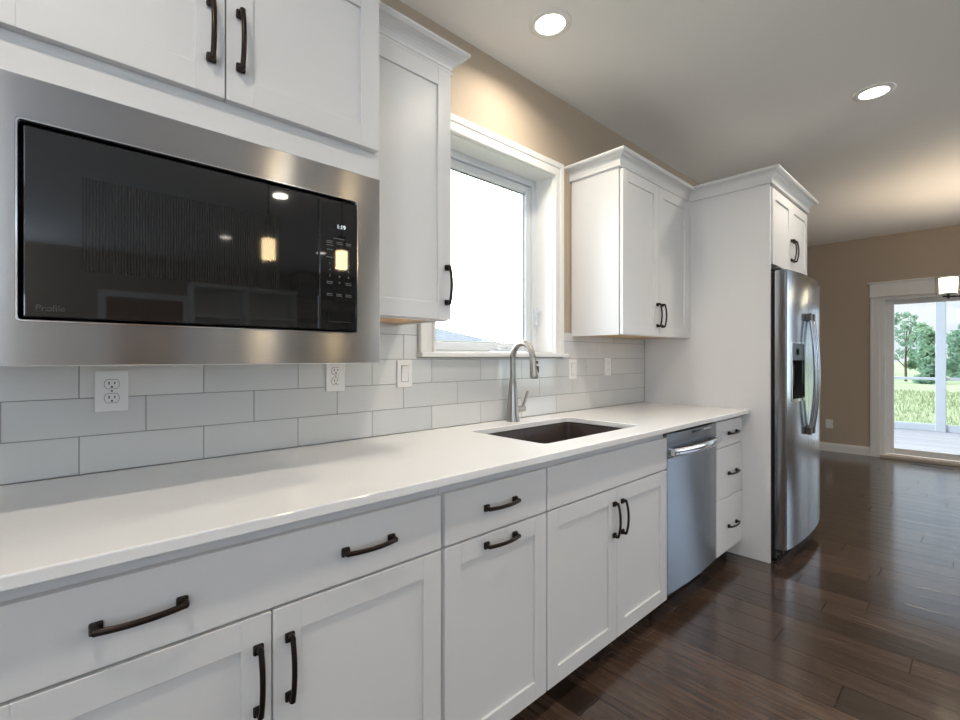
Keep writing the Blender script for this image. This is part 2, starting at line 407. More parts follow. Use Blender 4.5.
def ring(mb, x0, x1, z0, z1, wd, y0, y1, bev=.002):
    mb.box(x0, x0+wd, y0, y1, z0, z1, bev); mb.box(x1-wd, x1, y0, y1, z0, z1, bev); mb.box(x0+wd, x1-wd, y0, y1, z1-wd, z1, bev); mb.box(x0+wd, x1-wd, y0, y1, z0, z0+wd, bev)
ring(m_, fx0, fx1, fz0, fz1, .036, .118, .175); m_.build('window_frame', M['extwhite'], w1)
sash = MB(); ring(sash, fx0+.038, fx1-.038, fz0+.038, fz1-.038, .044, .128, .165, .004); sash = sash.build('sash', M['extwhite'], w1)
m_ = MB(); ring(m_, fx0+.081, fx1-.081, fz0+.081, fz1-.081, .004, .143, .150, 0); m_.build('glazing_seal', M['metalgrey'], sash)
m_ = MB(); m_.box(fx0+.080, fx1-.080, .145, .148, fz0+.080, fz1-.080); m_.build('pane', M['pane'], sash)
m_ = MB(); m_.box(1.80, 1.90, .085, .118, 1.268, 1.282, .004); m_.tube([(1.86, .088, 1.28), (1.855, .075, 1.292), (1.80, .07, 1.294), (1.775, .07, 1.288)], .0055, 12); m_.build('crank_handle', M['extwhite'], w1, 40)
m_ = MB(); m_.box(2.128, 2.142, .095, .118, 1.42, 1.52, .003); m_.box(2.126, 2.136, .07, .10, 1.49, 1.50, .003); m_.build('window_lock', M['extwhite'], w1)

# ------------------------------------------------------------------ far sliding door
d1 = setroot('door_1', (XF, -1.7, 0))
m_ = MB()
for y0 in (DY0, DY1-.09):
    m_.box(XF-.02, XF, y0, y0+.09, 0, 1.985, .002); 
    for k in range(3): m_.box(XF-.023, XF-.019, y0+.014+k*.024, y0+.026+k*.024, .14, 1.98, .0015)
    m_.box(XF-.026, XF, y0-.003, y0+.093, 0, .13, .002)
m_.build('side_casing', M['trimw'], d1)
m_ = MB(); m_.box(XF-.024, XF, DY1-.095, DY0+.095, 1.985, 2.145, .002); m_.box(XF-.034, XF, DY1-.10, DY0+.10, 1.978, 1.994, .003); m_.build('head_casing', M['trimw'], d1)
m_ = MB(); m_.box(XF-.045, XF, DY1-.12, DY0+.12, 2.145, 2.165, .003); m_.build('head_cap', M['trimw'], d1)
m_ = MB()
m_.box(XF+.0, XF+.16, DY0-.045, DY0, .0, 1.985, .002); m_.box(XF+.0, XF+.16, DY1, DY1+.045, .0, 1.985, .002); m_.box(XF, XF+.16, DY1+.045, DY0-.045, 1.94, 1.985, .002)
m_.build('door_frame', M['trimw'], d1)
m_ = MB(); m_.box(XF-.03, XF+.17, DY1+.0, DY0-.0, 0.0005, .035, .003); m_.box(XF+.05, XF+.06, DY1+.045, DY0-.045, .035, .045); m_.build('threshold', mat('threshold_tan', (.55, .47, .38), .4), d1)
def door_panel(nm, ya, yb, x):
    p = MB()
    p.box(x, x+.04, ya-.072, ya, .046, 1.938, .004); p.box(x, x+.04, yb, yb+.072, .046, 1.938, .004)
    p.box(x, x+.04, yb+.072, ya-.072, 1.885, 1.938, .004); p.box(x, x+.04, yb+.072, ya-.072, .046, .118, .004)
    p = p.build(nm, M['trimw'], d1)
    q = MB(); q.box(x+.018, x+.022, yb+.07, ya-.07, .115, 1.888); q.build('pane', M['pane_clear'], p); return p
door_panel('fixed_panel', DY0-.046, -1.735, XF+.095)
sp_ = door_panel('sliding_panel', -1.665, DY1+.046, XF+.04)
m_ = MB(); m_.tube([(XF+.038, -1.70, .92), (XF+.0, -1.70, .93), (XF+.0, -1.70, 1.10), (XF+.038, -1.70, 1.11)], .009, 12); m_.build('pull_handle', M['bronze'], sp_, 40)

# other windows of the great room (daylight sources), out of frame
def plain_window(n, axis, a0, a1, fixed, inward):
    r = setroot('window_%d' % n, (0, 0, 0))
    p = MB()
    def bx(u0, u1, v0, v1, z0, z1):
        if axis == 'x': p.box(u0, u1, v0, v1, z0, z1, .002)
        else: p.box(v0, v1, u0, u1, z0, z1, .002)
    v0, v1 = sorted((fixed, fixed+inward*.02))
    bx(a0-.09, a0, v0, v1, .51, 2.49); bx(a1, a1+.09, v0, v1, .51, 2.49); bx(a0, a1, v0, v1, 2.4, 2.49); bx(a0, a1, v0, v1, .51, .6)
    p.build('casing', M['trimw'], r)
    p = MB(); o0, o1 = sorted((fixed-inward*.06, fixed-inward*.12))
    bx(a0, a0+.05, o0, o1, .6, 2.4); bx(a1-.05, a1, o0, o1, .6, 2.4); bx(a0+.05, a1-.05, o0, o1, 2.35, 2.4); bx(a0+.05, a1-.05, o0, o1, .6, .65); mid = (a0+a1)/2; bx(mid-.03, mid+.03, o0, o1, .65, 2.35)
    p.build('window_frame', M['trimw'], r)
plain_window(2, 'x', -2.6, -.5, YB, 1); plain_window(3, 'x', 5.15, 7.25, YB, 1); plain_window(4, 'y', -5.75, -2.65, XL, 1); plain_window(5, 'y', -6.05, -3.0, XF, -1)

# ------------------------------------------------------------------ cabinet helpers
def pull_mesh(L=.152):
    mb = MB(); h = L/2
    for s in (-1, 1):
        mb.box(s*h, s*(h-.020), -.0015, -.011, -.0105, .0105, .003, 2)
        mb.tube([(s*(h-.009), -.006, 0), (s*(h-.006), -.016, 0), (s*(h-.007), -.023, 0)], [.0085, .0065, .0055], 10)
    n = 14; pts = []
    for i in range(n+1):
        u = -1+2*i/n; pts.append((u*(h-.005), -.0215-.0105*(1-abs(u)**2.2), 0))
    mb.tube(pts, [.0062]+[.0056]*(n-1)+[.0062], 12, sec=(1.05, .8), up=(0, 0, 1))
    o = mb.build('pull', M['bronze'], None, 40); me = o.data; bpy.data.objects.remove(o); me.name = 'pull'; return me
PULL = pull_mesh(.146)
def pull(parent, x, y, z, vertical=False):
    o = bpy.data.objects.new('handle', PULL); COL.objects.link(o); o.parent = parent
    off = Vector((0, 0, 0)); q = parent
    while q: off += q.location; q = q.parent
    o.location = Vector((x, y, z))-off
    if vertical: o.rotation_euler = (0, R(90), 0)
    o['label'] = 'dark bronze arched bar pull'; return o
STILE = .060
def shaker(name, parent, x0, x1, z0, z1, yf, st=STILE, th=.02):
    mb = MB(); yb = yf+th; b = .0009
    mb.box(x0, x0+st, yf, yb, z0, z1, b); mb.box(x1-st, x1, yf, yb, z0, z1, b)
    mb.box(x0+st, x1-st, yf, yb, z1-st, z1, b); mb.box(x0+st, x1-st, yf, yb, z0, z0+st, b)
    mb.box(x0+st-.002, x1-st+.002, yf+.0075, yb-.002, z0+st-.002, z1-st+.002)
    return mb.build(name, M['cab'], parent)
def slab(name, parent, x0, x1, z0, z1, yf, th=.02):
    mb = MB(); mb.box(x0, x1, yf, yf+th, z0, z1, .002, 2); return mb.build(name, M['cab'], parent)
YF = -.635; FF = -.6145
def base_cab(label, x0, x1, rails=(), stiles=()):
    t = thing('base_cabinet', label, 'cabinet', ((x0+x1)/2, -.3, 0))
    mb = MB(); e = .0004
    mb.box(x0+e, x0+.018, FF+.02, -.005, .10, .888); mb.box(x1-.018, x1-e, FF+.02, -.005, .10, .888)
    mb.box(x0+.018, x1-.018, FF+.02, -.005, .10, .118); mb.box(x0+.018, x1-.018, -.012, -.005, .118, .888)
    mb.box(x0+e, x0+.040, FF, FF+.02, .10, .888); mb.box(x1-.040, x1-e, FF, FF+.02, .10, .888)
    mb.box(x0+.040, x1-.040, FF, FF+.02, .848, .888); mb.box(x0+.040, x1-.040, FF, FF+.02, .10, .138)
    for z in rails: mb.box(x0+.040, x1-.040, FF, FF+.02, z-.02, z+.02)
    for xx in stiles: mb.box(xx-.02, xx+.02, FF, FF+.02, .138, .69)
    mb.build('cabinet_box', M['cab'], t)
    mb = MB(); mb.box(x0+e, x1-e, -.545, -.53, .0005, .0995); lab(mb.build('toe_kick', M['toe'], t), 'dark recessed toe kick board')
    return t
ZB, ZD, ZT = .088, .703, .853
GAP = .0030
# 1: wide drawer over two doors
x0, x1, xm = -.105, .8220, .3570
t = base_cab('white base cabinet under the microwave, one wide drawer over a pair of doors', x0, x1, (ZD,), (xm,))
d = slab('drawer', t, x0+.006, .8145, ZD+GAP, ZT, YF); pull(d, .128, YF, .779); pull(d, .586, YF, .779)
d = shaker('door', t, x0+.006, xm-.0018, ZB, ZD-GAP, YF); pull(d, xm-.030, YF, .571, True)
d = shaker('door', t, xm+.0018, .8145, ZB, ZD-GAP, YF); pull(d, xm+.035, YF, .571, True)
# 2: drawer over pull-out
t = base_cab('narrow white base cabinet between the wide-drawer cabinet and the sink cabinet, drawer over pull-out front', .8224, 1.2814, (ZD,))
d = slab('drawer', t, .8295, 1.2785, ZD+GAP, ZT, YF); pull(d, 1.049, YF, .782)
d = shaker('pull_out_front', t, .8295, 1.2785, ZB, ZD-GAP, YF); pull(d, 1.049, YF, .670)
# 3: sink base
t = base_cab('white sink base cabinet below the sink, plain false front over two doors', 1.2818, 2.194, (ZD,), (1.740,))
slab('false_front', t, 1.2855, 2.1905, ZD+GAP, ZT, YF)
d = shaker('door', t, 1.2855, 1.7385, ZB, ZD-GAP, YF); pull(d, 1.712, YF, .578, True)
d = shaker('door', t, 1.7425, 2.1905, ZB, ZD-GAP, YF); pull(d, 1.775, YF, .578, True)
# 4: drawer stack
t = base_cab('white base cabinet with three stacked drawers beside the tall refrigerator panel', 2.808, 3.2262, (.417, .714))
for a, b_, hz in ((.717, ZT+.012, .790), (.4195, .712, .556), (.105, .4145, .246)):
    d = slab('drawer', t, 2.811, 3.2205, a, b_, YF); pull(d, 3.045, YF, hz)

# ------------------------------------------------------------------ countertop, sink, faucet
SX0, SX1, SY0, SY1 = 1.372, 2.080, -.555, -.152
def counter():
    t = bmesh.new(); z1, z0 = .914, .8895
    out = [(-.125, -.6785), (3.2262, -.6785), (3.2262, -.0015), (-.125, -.0015)]
    inn = [(p[0], p[1]) for p in rrect(SX0, SX1, SY0, SY1, .022, 0)]
    ed = []
    for L_ in (out, inn):
        V = [t.verts.new((x, y, z1)) for x, y in L_]
        ed += [t.edges.new((V[i], V[(i+1) % len(V)])) for i in range(len(V))]
    res = bmesh.ops.triangle_fill(t, use_beauty=True, use_dissolve=False, edges=ed)
    for fc in t.faces:
        if fc.normal.z < 0: fc.normal_flip()
    ex = bmesh.ops.extrude_face_region(t, geom=t.faces[:])
    nv = [v for v in ex['geom'] if isinstance(v, bmesh.types.BMVert)]
    for v in nv: v.co.z = z0
    bmesh.ops.recalc_face_normals(t, faces=t.faces)
    be = [e for e in t.edges if e.calc_face_angle(0) > .8]
    bmesh.ops.bevel(t, geom=be, offset=.003, segments=2, profile=.5, affect='EDGES')
    mb = MB(); mb._merge(t); return mb.build('countertop', M['quartz'], None)
tag(counter(), 'long white quartz countertop running from under the microwave to the refrigerator panel', 'countertop')

sk = thing('kitchen_sink', 'dark brown undermount sink set into the white countertop', 'sink', (1.726, -.353, .68))
mb = MB(); o_ = .006
ls = [rrect(SX0-.018, SX1+.018, SY0-.018, SY1+.018, .04, .8885), rrect(SX0-o_, SX1+o_, SY0-o_, SY1+o_, .028, .8885), rrect(SX0-o_+.004, SX1+o_-.004, SY0-o_+.004, SY1+o_-.004, .028, .882),
      rrect(SX0+.004, SX1-.004, SY0+.004, SY1-.004, .04, .72), rrect(SX0+.02, SX1-.02, SY0+.02, SY1-.02, .05, .695), rrect(SX0+.05, SX1-.05, SY0+.05, SY1-.05, .06, .688)]
mb.loops(ls, close_last=True)
ls2 = [rrect(SX0-.018, SX1+.018, SY0-.018, SY1+.018, .04, .8885), rrect(SX0-.018, SX1+.018, SY0-.018, SY1+.018, .04, .878), rrect(SX0-.012, SX1+.012, SY0-.012, SY1+.012, .045, .70), rrect(SX0+.03, SX1-.03, SY0+.03, SY1-.03, .05, .678)]
mb.loops(ls2, close_last=True)
mb.build('basin', M['sinkmat'], sk, 30)
mb = MB(); mb.lathe([(0, .689), (.03, .689), (.042, .6915), (.048, .6905), (.05, .6885)], (1.726, -.30, 0)); lab(mb.build('drain', M['chrome'], sk, 30), 'polished steel drain')

FX, FY = 1.747, -.060
fa = thing('faucet', 'brushed nickel gooseneck faucet standing behind the sink', 'faucet', (FX, FY, .914))
mb = MB(); mb.lathe([(.0345, .9142), (.0345, .918), (.0335, .920), (.0310, .95), (.0262, 1.01), (.0215, 1.07), (.0180, 1.112), (.0170, 1.114)], (FX, FY, 0), 36); mb.build('body', M['nickel'], fa, 30)
mb = MB(); pts = [(FX, FY, 1.1135), (FX, FY, 1.17), (FX, FY, 1.229)]; rr = .0635
for i in range(1, 17):
    a = math.pi*i/16*.94; pts.append((FX, FY-rr+rr*math.cos(a), 1.229+rr*1.17*math.sin(a)))
pts.append((FX, pts[-1][1]-.003, pts[-1][2]-.016)); tip = pts[-1]
mb.tube(pts, .0145, 24); mb.build('spout', M['nickel'], fa, 40)
mb = MB(); dv = Vector((0, -.10, -1)).normalized(); p0 = Vector(tip)
mb.tube([p0+dv*k for k in (0, .006, .03, .075, .088, .092)], [.0155, .0168, .0172, .0210, .0218, .0200], 28)
sh = mb.build('spray_head', M['nickel'], fa, 35)
mb = MB()
for k, (a, r_) in enumerate(((.018, .006), (.052, .0085))):
    q = p0+dv*a+Vector((.0080, -.0150-.0012*k, 0)); mb = MB(); mb.box(q.x-.007, q.x+.009, q.y-.004, q.y+.004, q.z-(.016 if k else .007), q.z+(.016 if k else .007), .003, 2); lab(mb.build('spray_button', M['blackplastic'], sh, 30), 'black spray button')
q = p0+dv*.0925; mb = MB(); mb.lathe([(0, -.003), (.0175, -.003), (.0175, .001), (0, .001)], q, 24); lab(mb.build('nozzle', M['blackplastic'], sh, 30), 'black nozzle')
mb = MB(); mb.tube([(FX+.018, FY, .972), (FX+.060, FY, .972), (FX+.084, FY, .972), (FX+.087, FY, .972)], [.0165, .0165, .0165, .014], 24); vl = mb.build('valve_housing', M['nickel'], fa, 30)
mb = MB(); mb.tube([(FX+.070, FY-.004, .980), (FX+.080, FY-.008, 1.005), (FX+.099, FY-.012, 1.055), (FX+.101, FY-.0125, 1.060)], [.0078, .0072, .0068, .005], 16); mb.build('lever', M['nickel'], vl, 40)

# ------------------------------------------------------------------ dishwasher
dw = thing('dishwasher', 'stainless steel dishwasher between the sink cabinet and the drawer stack', 'dishwasher', (2.501, -.35, 0))
dx0, dx1 = 2.2005, 2.8015
mb = MB(); mb.box(dx0-.002, dx1+.002, -.595, -.03, .10, .872); lab(mb.build('tub', M['blackplastic'], dw), 'black tub housing')
def bulge(x0, x1, yb, ye, ym, n=14, r=.004):
    pts = [(x1, yb), (x0, yb)]
    for i in range(n+1):
        u = -1+2*i/n; pts.append((x0+(x1-x0)*i/n, ye-(ye-ym)*(-1)*0-(abs(ym-ye))*(1-u*u)))
    return pts
mb = MB(); mb.prism(bulge(dx0, dx1, -.597, -.634, -.646), 'z', .103, .752, .002, 1); mb.build('door', M['steel_dw'], dw, 25)
mb = MB(); mb.prism(bulge(dx0, dx1, -.597, -.634, -.646), 'z', .7545, .8695, .002, 1); cp = mb.build('control_panel', M['steel_dark'], dw, 25)
mb = MB(); mb.box(2.455, 2.555, -.648, -.640, .848, .860, .002); mb.box(2.60, 2.70, -.648, -.640, .850, .858, .002, mi=1); mb.build('display', [M['blackglass'], M['plastic']], cp)
mb = MB(); pts = []
for i in range(21):
    u = -1+2*i/20; pts.append(((dx0+dx1)/2+u*.285, -.662-.028*(1-u*u), .782))
mb.tube(pts, .0185, 16, sec=(1.05, .42), up=(0, 0, 1))
for s in (-1, 1): mb.box((dx0+dx1)/2+s*.268, (dx0+dx1)/2+s*.290, -.6665, -.632, .766, .798, .003, 2)
hd = mb.build('handle', M['chrome'], dw, 40); lab(hd, 'polished bowed handle')
mb = MB(); mb.lathe([(0, 0), (.006, 0), (.006, .001), (0, .001)], ((dx0+dx1)/2-.262, -.6735, .782), 20, Matrix.Rotation(R(90), 4, 'X')); mb.build('badge', M['metalgrey'], hd)
mb = MB(); mb.box(dx0, dx1, -.56, -.545, .012, .0995); lab(mb.build('kick_plate', M['blackplastic'], dw), 'black kick plate')
for xx in (dx0+.04, dx1-.04): mb = MB(); mb.lathe([(.018, .0005), (.018, .012), (.008, .014), (.008, .10)], (xx, -.50, 0), 16); mb.build('foot', M['blackplastic'], dw, 30)

# ------------------------------------------------------------------ crown profile
def crown(z0=2.272, z1=2.352, pj=.060):
    h = z1-z0
    pr = [(0, z0), (.010, z0), (.0135, z0+.004), (.0135, z0+.012), (.008, z0+.015), (.008, z0+.020)]
    for i in range(7):
        a = R(90)*i/6; pr.append((.010+(pj-.018)*(1-math.cos(a)), z0+.020+(h-.038)*math.sin(a)))
    pr += [(pj-.004, z1-.014), (pj, z1-.010), (pj, z1-.002), (pj-.002, z1), (0, z1)]
    return pr

# ------------------------------------------------------------------ microwave cabinet and microwave
t = thing('upper_cabinet', 'white wall cabinet with two doors above the built-in microwave', 'cabinet', (.32, -.2, 1.22))
mx0, mx1, mf = -.105, .738, -.435
mb = MB()
mb.box(mx0, mx0+.018, mf+.02, 0.0, 1.222, 2.30); mb.box(mx1-.018, mx1, mf+.02, 0.0, 1.222, 2.30); mb.box(mx0+.018, mx1-.018, mf+.02, -.005, 1.222, 1.24)
mb.box(mx0+.018, mx1-.018, mf+.02, -.005, 1.79, 1.808); mb.box(mx0+.018, mx1-.018, mf+.02, -.005, 2.282, 2.30); mb.box(mx0+.018, mx1-.018, -.012, -.005, 1.24, 2.282)
mb.box(mx0, mx0+.045, mf, mf+.02, 1.222, 2.30); mb.box(mx1-.045, mx1, mf, mf+.02, 1.222, 2.30)
mb.box(mx0+.045, mx1-.045, mf, mf+.02, 1.72, 1.86); mb.box(mx0+.045, mx1-.045, mf, mf+.02, 2.25, 2.30); mb.box(mx0+.045, mx1-.045, mf, mf+.02, 1.222, 1.25)
mb.build('cabinet_box', M['cab'], t)
mb = MB(); mb.sweep_xy([(mx1, -.395), (mx1, mf), (mx0, mf), (mx0, 0)][::-1], crown(2.30, 2.38)); mb.build('crown_moulding', M['cab'], t)
yd = -.4555; zt = 2.285
d = shaker('door', t, -.098, .3130, 1.834, zt, yd); pull(d, .283, yd, 1.976, True)
d = shaker('door', t, .3166, .7285, 1.834, zt, yd); pull(d, .346, yd, 1.978, True)

mw = thing('microwave', 'built-in black glass microwave in a stainless steel trim frame', 'microwave', (.31, -.43, 1.22))
tx0, tx1, tz0, tz1 = -.109, .7335, 1.2155, 1.7535
gx0, gx1, gz0, gz1 = -.0345, .6565, 1.3035, 1.6695
yt = -.451
mb = MB()
# one flat plate with a hole: outer loop -> inner loop, small lip
def rloop(x0, x1, z0, z1, r, y): return [(p[0], y, p[1]) for p in [(q[0], q[1]) for q in rrect(x0, x1, z0, z1, r, 0, 4)]]
mb.loops([rloop(tx0, tx1, tz0, tz1, .002, -.4362), rloop(tx0, tx1, tz0, tz1, .002, yt+.002), rloop(tx0+.002, tx1-.002, tz0+.002, tz1-.002, .002, yt),
          rloop(gx0-.005, gx1+.005, gz0-.005, gz1+.005, .008, yt), rloop(gx0-.0005, gx1+.0005, gz0-.0005, gz1+.0005, .006, yt+.006), rloop(gx0-.0005, gx1+.0005, gz0-.0005, gz1+.0005, .006, -.4362), rloop(tx0, tx1, tz0, tz1, .002, -.4362)])
trm = mb.build('trim_frame', M['steel'], mw, 25)
mb = MB(); mb.loops([rloop(gx0-.0045, gx1+.0045, gz0-.0045, gz1+.0045, .008, yt-.0008), rloop(gx0-.0015, gx1+.0015, gz0-.0015, gz1+.0015, .006, yt-.0008)]); mb.build('bright_edge', M['chrome'], trm)
mb = MB(); mb.box(gx0+.01, gx1-.01, -.445, -.06, gz0+.008, gz1-.008); lab(mb.build('oven_chassis', M['blackplastic'], mw), 'black oven chassis')
px = .5405
mb = MB(); mb.box(gx0+.007, px-.001, -.462, -.4455, gz0+.004, gz1-.012, .002, 2); dr = mb.build('door', M['blackglass'], mw)
def mesh_mat():
    m = mat('window_mesh', (.02, .02, .02), .04); n, l, b = nodes(m)
    tc = n.new('ShaderNodeTexCoord'); wv = n.new('ShaderNodeTexWave'); wv.inputs['Scale'].default_value = 62; wv.bands_direction = 'X'
    l.new(tc.outputs['Object'], wv.inputs[0]); cr = n.new('ShaderNodeValToRGB'); e = cr.color_ramp.elements
    e[0].color = (.008, .008, .008, 1); e[1].color = (.026, .025, .024, 1); l.new(wv.outputs[1], cr.inputs[0]); l.new(cr.outputs[0], b.inputs['Base Color']); return m
mb = MB(); mb.box(.056, .437, -.4632, -.4618, 1.40, 1.582, .0004); lab(mb.build('door_window', mesh_mat(), dr), 'finely striped see-through window')
mb = MB(); add_text(mb, 'Profile', .0165, -.012, -.4624, 1.319); lab(mb.build('logo', M['logo'], dr), 'grey word Profile')
mb = MB(); mb.box(px+.001, gx1-.006, -.462, -.4455, gz0+.004, gz1-.012, .002, 2); cpn = mb.build('control_panel', M['blackglass'], mw)
mb = MB(); mb.box(.566, .628, -.4627, -.4618, 1.576, 1.599, .0003); mb.build('display', M['blackglass'], cpn)
mb = MB(); add_text(mb, '1:19', .0155, .590, -.4631, 1.582); lab(mb.build('clock_digits', M['led'], cpn), 'lit clock digits 1:19')
mb = MB(); rg = random.Random(5)
xs = [.571, .599, .626]
def legend(x, z, wd, rows=1):
    for r_ in range(rows):
        xx = x-wd/2
        while xx < x+wd/2-.002:
            l_ = rg.uniform(.002, .005); mb.box(xx, min(xx+l_, x+wd/2), -.4623, -.4618, z-r_*.0045-.0009, z-r_*.0045+.0009); xx += l_+.001
legend(.598, 1.5545, .032)
for i, z in enumerate((1.545, 1.534, 1.522)):
    legend(xs[0], z, .019, 2 if i == 0 else 1)
    if i == 0: legend(xs[1], z, .017, 2); legend(xs[2], z, .017, 2)
legend(xs[0], 1.502, .020)
for r_, row in enumerate(('123', '456', '789')):
    for cx_, ch in zip(xs, row): add_text(mb, ch, .0085, cx_-.0025, -.4624, 1.482-r_*.0165)
add_text(mb, '0', .0085, xs[1]-.0025, -.4624, 1.482-3*.0165); legend(xs[0], 1.436, .018, 2); legend(xs[2], 1.436, .018, 2)
for cx_ in xs: legend(cx_, 1.404, .018, 2)
lab(mb.build('button_legends', M['legend'], cpn), 'grey printed button legends')
mb = MB(); ring(mb, .562, .640, 1.326, 1.356, .0015, -.4632, -.4618, 0); mb.box(.5645, .6375, -.4642, -.4618, 1.3285, 1.3535, .001); mb.build('door_release_button', M['blackglass'], cpn)

# ------------------------------------------------------------------ wall cabinets either side of the window
def wall_cab(label, x0, x1, z0, yface):
    t = thing('upper_cabinet', label, 'cabinet', ((x0+x1)/2, -.15, z0)); ff = yface+.0240; zt_ = 2.30
    mb = MB()
    mb.box(x0, x0+.018, ff+.002, 0, z0, zt_); mb.box(x1-.018, x1, ff+.002, 0, z0, zt_); mb.box(x0+.018, x1-.018, ff+.02, -.001, z0+.019, z0+.03)
    mb.box(x0+.018, x1-.018, ff+.02, -.005, zt_-.02, zt_); mb.box(x0+.018, x1-.018, -.012, -.001, z0+.03, zt_-.02)
    mb.box(x0+.018, x0+.04, ff+.0005, ff+.02, z0, zt_); mb.box(x1-.04, x1-.018, ff+.0005, ff+.02, z0, zt_); mb.box(x0, x0+.018, ff, ff+.002, z0, zt_); mb.box(x1-.018, x1, ff, ff+.002, z0, zt_)
    mb.box(x0+.04, x1-.04, ff, ff+.02, z0, z0+.035); mb.box(x0+.04, x1-.04, ff, ff+.02, zt_-.05, zt_)
    mb.build('cabinet_box', M['cab'], t)
    mb = MB(); mb.box(x0+.0185, x1-.0185, ff+.0205, -.0005, z0+.008, z0+.0185); lab(mb.build('underside_panel', M['wood_under'], t), 'natural birch underside')
    return t
YW = -.33
t = wall_cab('narrow white wall cabinet with one door between the microwave and the window', .7385, 1.113, 1.367, YW)
d = shaker('door', t, .7435, 1.110, 1.370, 2.270, YW); pull(d, 1.087, YW, 1.494, True)
mb = MB(); mb.sweep_xy([(.7385, YW+.0205), (1.113, YW+.0205), (1.113, .007)], crown()); mb.build('crown_moulding', M['cab'], t)
t = wall_cab('white wall cabinet with two doors to the right of the window', 2.332, 3.2265, 1.358, YW)
d = shaker('door', t, 2.335, 2.7535, 1.361, 2.262, YW); pull(d, 2.727, YW, 1.485, True)
d = shaker('door', t, 2.7575, 3.178, 1.361, 2.262, YW); pull(d, 2.787, YW, 1.485, True)
mb = MB(); mb.box(3.181, 3.2263, YW+.008, YW+.0205, 1.361, 2.272); mb.build('filler_strip', M['cab'], t)
mb = MB(); mb.sweep_xy([(2.332, .007), (2.332, YW+.0205), (3.2265, YW+.0205)], crown()); mb.build('crown_moulding', M['cab'], t)

# tall panel and cabinet over the fridge
t = thing('refrigerator_surround', 'white refrigerator surround, tall plain end panel with a two-door cabinet on top', 'cabinet', (3.68, -.4, 0))
mb = MB(); mb.box(3.2268, 3.2462, -.784, -.0008, .0005, 2.272, .001); mb.build('end_panel', M['cab'], t)
rx0, rx1 = 3.2468, 4.125
mb = MB(); mb.box(rx0, rx1, -.735, -.001, 1.795, 2.2725); mb.box(rx0, rx1, -.70, -.001, 2.2725, 2.30); mb.box(rx0+.02, rx1, -.766, -.735, 1.800, 2.2725); mb.build('cabinet_box', M['cab'], t)
d = shaker('door', t, 3.263, 3.681, 1.797, 2.258, -.7885); pull(d, 3.655, -.7885, 1.935, True)
d = shaker('door', t, 3.685, 4.088, 1.797, 2.258, -.7885); pull(d, 3.711, -.7885, 1.935, True)
mb = MB(); mb.sweep_xy([(3.2268, -.3097), (3.2268, -.784), (4.100, -.784), (4.100, -.001)], crown(2.2735, 2.356, .060)); mb.build('crown_moulding', M['cab'], t)

# ------------------------------------------------------------------ refrigerator
fr = thing('refrigerator', 'stainless side-by-side refrigerator with a dispenser in the left door', 'refrigerator', (3.7, -.42, 0))
fx0_, fx1_, fs = 3.268, 4.128, 3.655
mb = MB(); mb.box(fx0_+.004, fx1_-.004, -.7965, -.04, .03, 1.745, .003); lab(mb.build('cabinet_case', mat('case_black', (.012, .012, .013), .5), fr), 'black case')
def fcurve(x):
    u = (x-(fx0_+fx1_)/2)/((fx1_-fx0_)/2); return -.857-.027*(1-abs(u)**2.2)
def dpoly(x0, x1, yb=-.798, l_round=False, r_round=False, n=18):
    pts = [(x1, yb), (x0, yb)]
    xs_ = [x0+(x1-x0)*i/n for i in range(n+1)]
    for i, xx in enumerate(xs_):
        y = fcurve(xx)
        if l_round and i == 0: pts += [(x0, y+.012), (x0+.002, y+.004), (x0+.008, fcurve(x0+.008))]; continue
        if r_round and i == n: pts += [(x1-.008, fcurve(x1-.008)), (x1-.002, y+.004), (x1, y+.012)]; continue
        pts.append((xx, y))
    return pts
hz0, hz1, hx0, hx1 = .968, 1.322, 3.345, 3.565
mb = MB()
mb.prism(dpoly(fx0_, fs-.0025, l_round=True), 'z', .088, hz0); mb.prism(dpoly(fx0_, fs-.0025, l_round=True), 'z', hz1, 1.756)
mb.prism(dpoly(fx0_, hx0, l_round=True, n=5), 'z', hz0, hz1); mb.prism(dpoly(hx1, fs-.0025, n=5), 'z', hz0, hz1)
ld = mb.build('freezer_door', M['steel_fridge'], fr, 25)
mb = MB(); mb.prism(dpoly(fs+.0025, fx1_, r_round=True), 'z', .088, 1.756); rd = mb.build('fresh_food_door', M['steel_fridge'], fr, 25)
mb = MB(); mb.box(hx0+.001, hx1-.001, -.806, -.799, hz0+.001, hz1-.001); mb.box(hx0+.0005, hx0+.006, -.862, -.806, hz0+.001, hz1-.001); mb.box(hx1-.006, hx1-.0005, -.872, -.806, hz0+.001, hz1-.001)
lab(mb.build('dispenser_recess', M['blackplastic'], ld), 'black dispenser recess')
def cpoly(x0, x1, out, back, n=6):
    return [(x1, back), (x0, back)]+[(x0+(x1-x0)*i/n, fcurve(x0+(x1-x0)*i/n)-out) for i in range(n+1)]
mb = MB(); mb.prism(cpoly(hx0+.008, hx1-.008, .0, -.84), 'z', 1.215, hz1-.004); mb.box(3.43, 3.48, -.8845, -.8835+.004, 1.25, 1.285, 0, mi=1); lab(mb.build('dispenser_controls', [M['dispgrey'], M['slot']], ld), 'dark grey dispenser control panel')
mb = MB(); o_ = .0025
mb.prism(cpoly(hx0-.006, hx0+.004, o_, -.86, 2), 'z', hz0-.004, hz1+.004); mb.prism(cpoly(hx1-.004, hx1+.006, o_, -.86, 2), 'z', hz0-.004, hz1+.004)
mb.prism(cpoly(hx0+.004, hx1-.004, o_, -.85), 'z', hz1-.004, hz1+.006); mb.prism(cpoly(hx0+.004, hx1-.004, .006, -.81), 'z', hz0-.004, hz0+.014)
lab(mb.build('dispenser_bezel', M['chrome'], ld), 'silver dispenser bezel')
